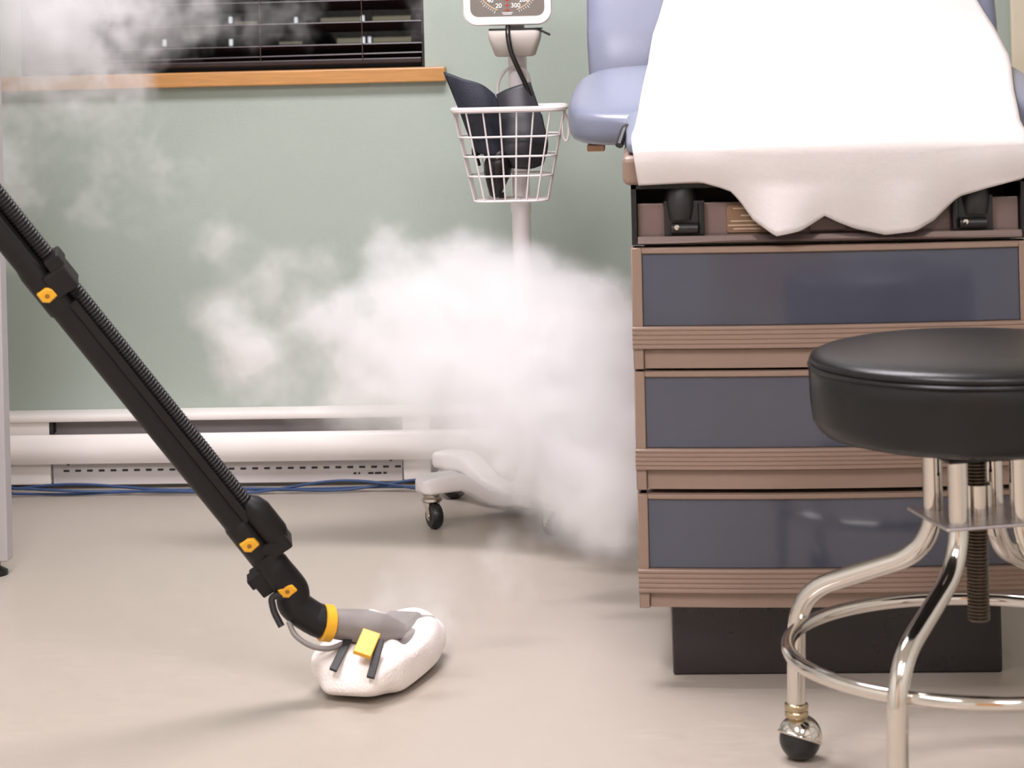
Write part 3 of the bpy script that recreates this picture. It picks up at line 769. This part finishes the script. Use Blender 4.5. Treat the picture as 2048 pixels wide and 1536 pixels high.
m.f.append(tuple(i*nvv for i in range(nu)))
m.f.append(tuple(i*nvv+nvv-1 for i in reversed(range(nu))))
cl = m.build('cloth_pad', m_cloth, mp_, 80, sub=1)
tag(cl, 'white towelling cloth pad')
def strap(a, b, nm, mm_, w_=.006, t_=.003):
    a, b = W(*a), W(*b); dd = (b-a); L_ = dd.length; dd.normalize(); sd = dd.cross(Vector((0, -1, .3))).normalized(); nn_ = sd.cross(dd)
    MB().obox((a+b)/2, dd*L_/2, sd*w_, nn_*t_).build(nm, mm_, mp_, 0, .001)
strap((-.472, 3.408, .094), (-.492, 3.358, .056), 'strap_clip', m_black)
strap((-.422, 3.385, .094), (-.433, 3.338, .050), 'strap_clip', m_black)
strap((-.436, 3.390, .104), (-.447, 3.352, .080), 'yellow_tab', m_yellow, .014, .004)

# ------------------------------------------------------------------ steam (volumes on a voxel grid, density from smooth puffs broken up by noise)
PLUME = [(-0.147, 4.42, 0.241, 0.13, 1), (-0.234, 4.42, 0.301, 0.13, 1), (-0.098, 4.35, 0.165, 0.11, 1), (-0.194, 4.45, 0.375, 0.12, 1), (-0.34, 4.42, 0.381, 0.11, 0.9), (-0.096, 4.45, 0.314, 0.1, 1), (-0.255, 4.4, 0.207, 0.1, 0.9), (-0.078, 4.2, 0.129, 0.08, 0.8), (-0.155, 4.3, 0.133, 0.07, 0.6), (-0.154, 4.5, 0.452, 0.07, 0.8), (-0.09, 4.5, 0.406, 0.065, 0.9), (-0.273, 4.5, 0.489, 0.08, 0.8), (-0.349, 4.45, 0.506, 0.07, 0.7), (-0.408, 4.45, 0.537, 0.055, 0.6), (-0.512, 4.45, 0.579, 0.048, 0.8), (-0.498, 4.45, 0.519, 0.05, 0.6), (-0.438, 4.42, 0.442, 0.08, 0.8), (-0.534, 4.4, 0.456, 0.07, 0.7), (-0.603, 4.4, 0.448, 0.06, 0.6), (-0.605, 4.4, 0.369, 0.07, 0.55), (-0.68, 4.38, 0.452, 0.05, 0.5), (-0.785, 4.35, 0.384, 0.065, 1.1), (-0.817, 4.35, 0.458, 0.05, 0.75), (-0.848, 4.35, 0.605, 0.05, 0.5), (-0.741, 4.35, 0.549, 0.055, 0.45), (-0.886, 4.35, 0.479, 0.04, 0.45), (-0.643, 4.35, 0.572, 0.05, 0.35), (-0.728, 4.35, 0.31, 0.05, 0.4), (-0.595, 4.38, 0.293, 0.08, 0.5), (-0.449, 4.4, 0.308, 0.1, 0.8), (-0.342, 4.4, 0.257, 0.08, 0.7), (-0.198, 3.95, 0.117, 0.05, 0.2), (-0.101, 3.98, 0.127, 0.07, 0.5), (-0.069, 3.85, 0.134, 0.06, 0.45), (-0.261, 3.7, 0.122, 0.1, 0.22), (-0.362, 3.55, 0.119, 0.08, 0.26), (-0.433, 3.48, 0.134, 0.05, 0.28), (-0.358, 3.42, 0.103, 0.05, 0.36), (-0.434, 3.36, 0.131, 0.035, 0.3)]
WISP = [(-1.294, 4.6, 1.046, 0.13, 1.3), (-1.179, 4.6, 1.001, 0.1, 1.3), (-1.106, 4.6, 0.979, 0.06, 1.0), (-1.055, 4.6, 0.947, 0.045, 0.9), (-1.224, 4.6, 0.909, 0.07, 0.7), (-1.321, 4.6, 0.808, 0.07, 0.8), (-1.293, 4.6, 0.682, 0.06, 0.5), (-1.131, 4.6, 0.845, 0.07, 0.4), (-0.99, 4.6, 1.038, 0.07, 0.55), (-0.896, 4.6, 1.046, 0.06, 0.5), (-0.792, 4.6, 1.043, 0.06, 0.45), (-0.688, 4.6, 1.041, 0.05, 0.3), (-1.028, 4.6, 0.78, 0.08, 0.32), (-1.155, 4.6, 0.7, 0.08, 0.32), (-0.957, 4.6, 0.686, 0.07, 0.3), (-1.343, 4.6, 0.559, 0.05, 0.4), (-1.27, 4.6, 1.159, 0.13, 1), (-1.082, 4.6, 1.134, 0.1, 0.8), (-0.471, 4.6, 1.035, 0.045, 0.4), (-1.043, 4.6, 0.605, 0.06, 0.26)]

def steam_material(name, dens):
    m_ = bpy.data.materials.new(name); m_.use_nodes = True; nt = m_.node_tree; nt.nodes.clear()
    o = nt.nodes.new('ShaderNodeOutputMaterial'); v = nt.nodes.new('ShaderNodeVolumePrincipled')
    v.inputs['Color'].default_value = (.998, .997, .999, 1); v.inputs['Density'].default_value = dens; v.inputs['Anisotropy'].default_value = 0.1
    nt.links.new(v.outputs[0], o.inputs['Volume']); return m_

def steam(name, label, puffs, mn, mx, vox, material, warp, wscale, nscale, cut, gain, ncon, flat, top):
    ng = bpy.data.node_groups.new(name, 'GeometryNodeTree')
    ng.interface.new_socket('Geometry', in_out='OUTPUT', socket_type='NodeSocketGeometry')
    N, Lk = ng.nodes, ng.links
    out = N.new('NodeGroupOutput')
    def math_(op, a, b=None, c=None, clamp=False):
        q_ = N.new('ShaderNodeMath'); q_.operation = op; q_.use_clamp = clamp
        for i_, x in enumerate((a, b, c)):
            if x is None: continue
            if isinstance(x, (int, float)): q_.inputs[i_].default_value = x
            else: Lk.new(x, q_.inputs[i_])
        return q_.outputs[0]
    def vmath(op, a, b=None, scale=None):
        q_ = N.new('ShaderNodeVectorMath'); q_.operation = op
        for i_, x in enumerate((a, b)):
            if x is None: continue
            if isinstance(x, tuple): q_.inputs[i_].default_value = x
            else: Lk.new(x, q_.inputs[i_])
        if scale is not None: q_.inputs['Scale'].default_value = scale
        return q_.outputs['Value'] if op == 'DISTANCE' else q_.outputs['Vector']
    pos = N.new('GeometryNodeInputPosition').outputs[0]
    def noise(vec, sc, det, rough=.6):
        q_ = N.new('ShaderNodeTexNoise'); q_.inputs['Scale'].default_value = sc; q_.inputs['Detail'].default_value = det; q_.inputs['Roughness'].default_value = rough
        Lk.new(vec, q_.inputs['Vector']); return q_
    wv = noise(pos, wscale, 3.0).outputs['Color']
    wv = vmath('SCALE', vmath('SUBTRACT', wv, (.5, .5, .5)), scale=warp)
    w2 = noise(pos, wscale*3.2, 2.0).outputs['Color']
    w2 = vmath('SCALE', vmath('SUBTRACT', w2, (.5, .5, .5)), scale=warp*.34)
    wp = vmath('ADD', vmath('ADD', pos, wv), w2)
    wq = vmath('MULTIPLY', wp, (1.0, flat, 1.0))
    tot = None
    for x, y, z, rr, am in puffs:
        dd = vmath('DISTANCE', wq, (x, y*flat, z))
        e = math_('MULTIPLY', math_('POWER', 2.71828, math_('MULTIPLY', math_('POWER', math_('DIVIDE', dd, rr), 2.0), -1.0)), am)
        tot = e if tot is None else math_('ADD', tot, e)
    fb = noise(wp, nscale, 6.0, .6).outputs['Fac']
    fb = math_('MULTIPLY', math_('SUBTRACT', fb, .5), ncon)
    # puffs eroded by the noise
    s_ = math_('ADD', tot, math_('MULTIPLY', fb, math_('MINIMUM', math_('ADD', tot, .05), .6)))
    s_ = math_('MULTIPLY', math_('SUBTRACT', s_, cut), gain, clamp=False)
    s_ = math_('MINIMUM', math_('MAXIMUM', s_, 0.0), top)
    vc = N.new('GeometryNodeVolumeCube')
    Lk.new(s_, vc.inputs['Density'])
    vc.inputs['Min'].default_value = mn; vc.inputs['Max'].default_value = mx
    for i_, ax in enumerate('XYZ'):
        vc.inputs['Resolution '+ax].default_value = int((mx[i_]-mn[i_])/vox)
    sm = N.new('GeometryNodeSetMaterial'); sm.inputs['Material'].default_value = material
    Lk.new(vc.outputs[0], sm.inputs[0]); Lk.new(sm.outputs[0], out.inputs[0])
    vd = bpy.data.volumes.new(name); vd.materials.append(material)
    o = link(bpy.data.objects.new(name, vd)); md = o.modifiers.new('density', 'NODES'); md.node_group = ng
    tag(o, label, 'steam', kind='stuff')
    return o
steam('steam_cloud', 'dense white steam billowing around the foot of the stand', PLUME, (-1.02, 3.33, .002), (.03, 4.85, .76), .008,
      steam_material('dense steam', 14), .12, 7.5, 16.0, .13, 2.2, 2.3, 1.4, 1.3)
steam('steam_wisp', 'thin curling steam drifting across the window at upper left', WISP, (-1.52, 4.3, .42), (-.36, 4.85, 1.32), .008,
      steam_material('thin steam', 11), .22, 6.5, 14.0, .15, 2.2, 2.9, 2.2, 1.4)
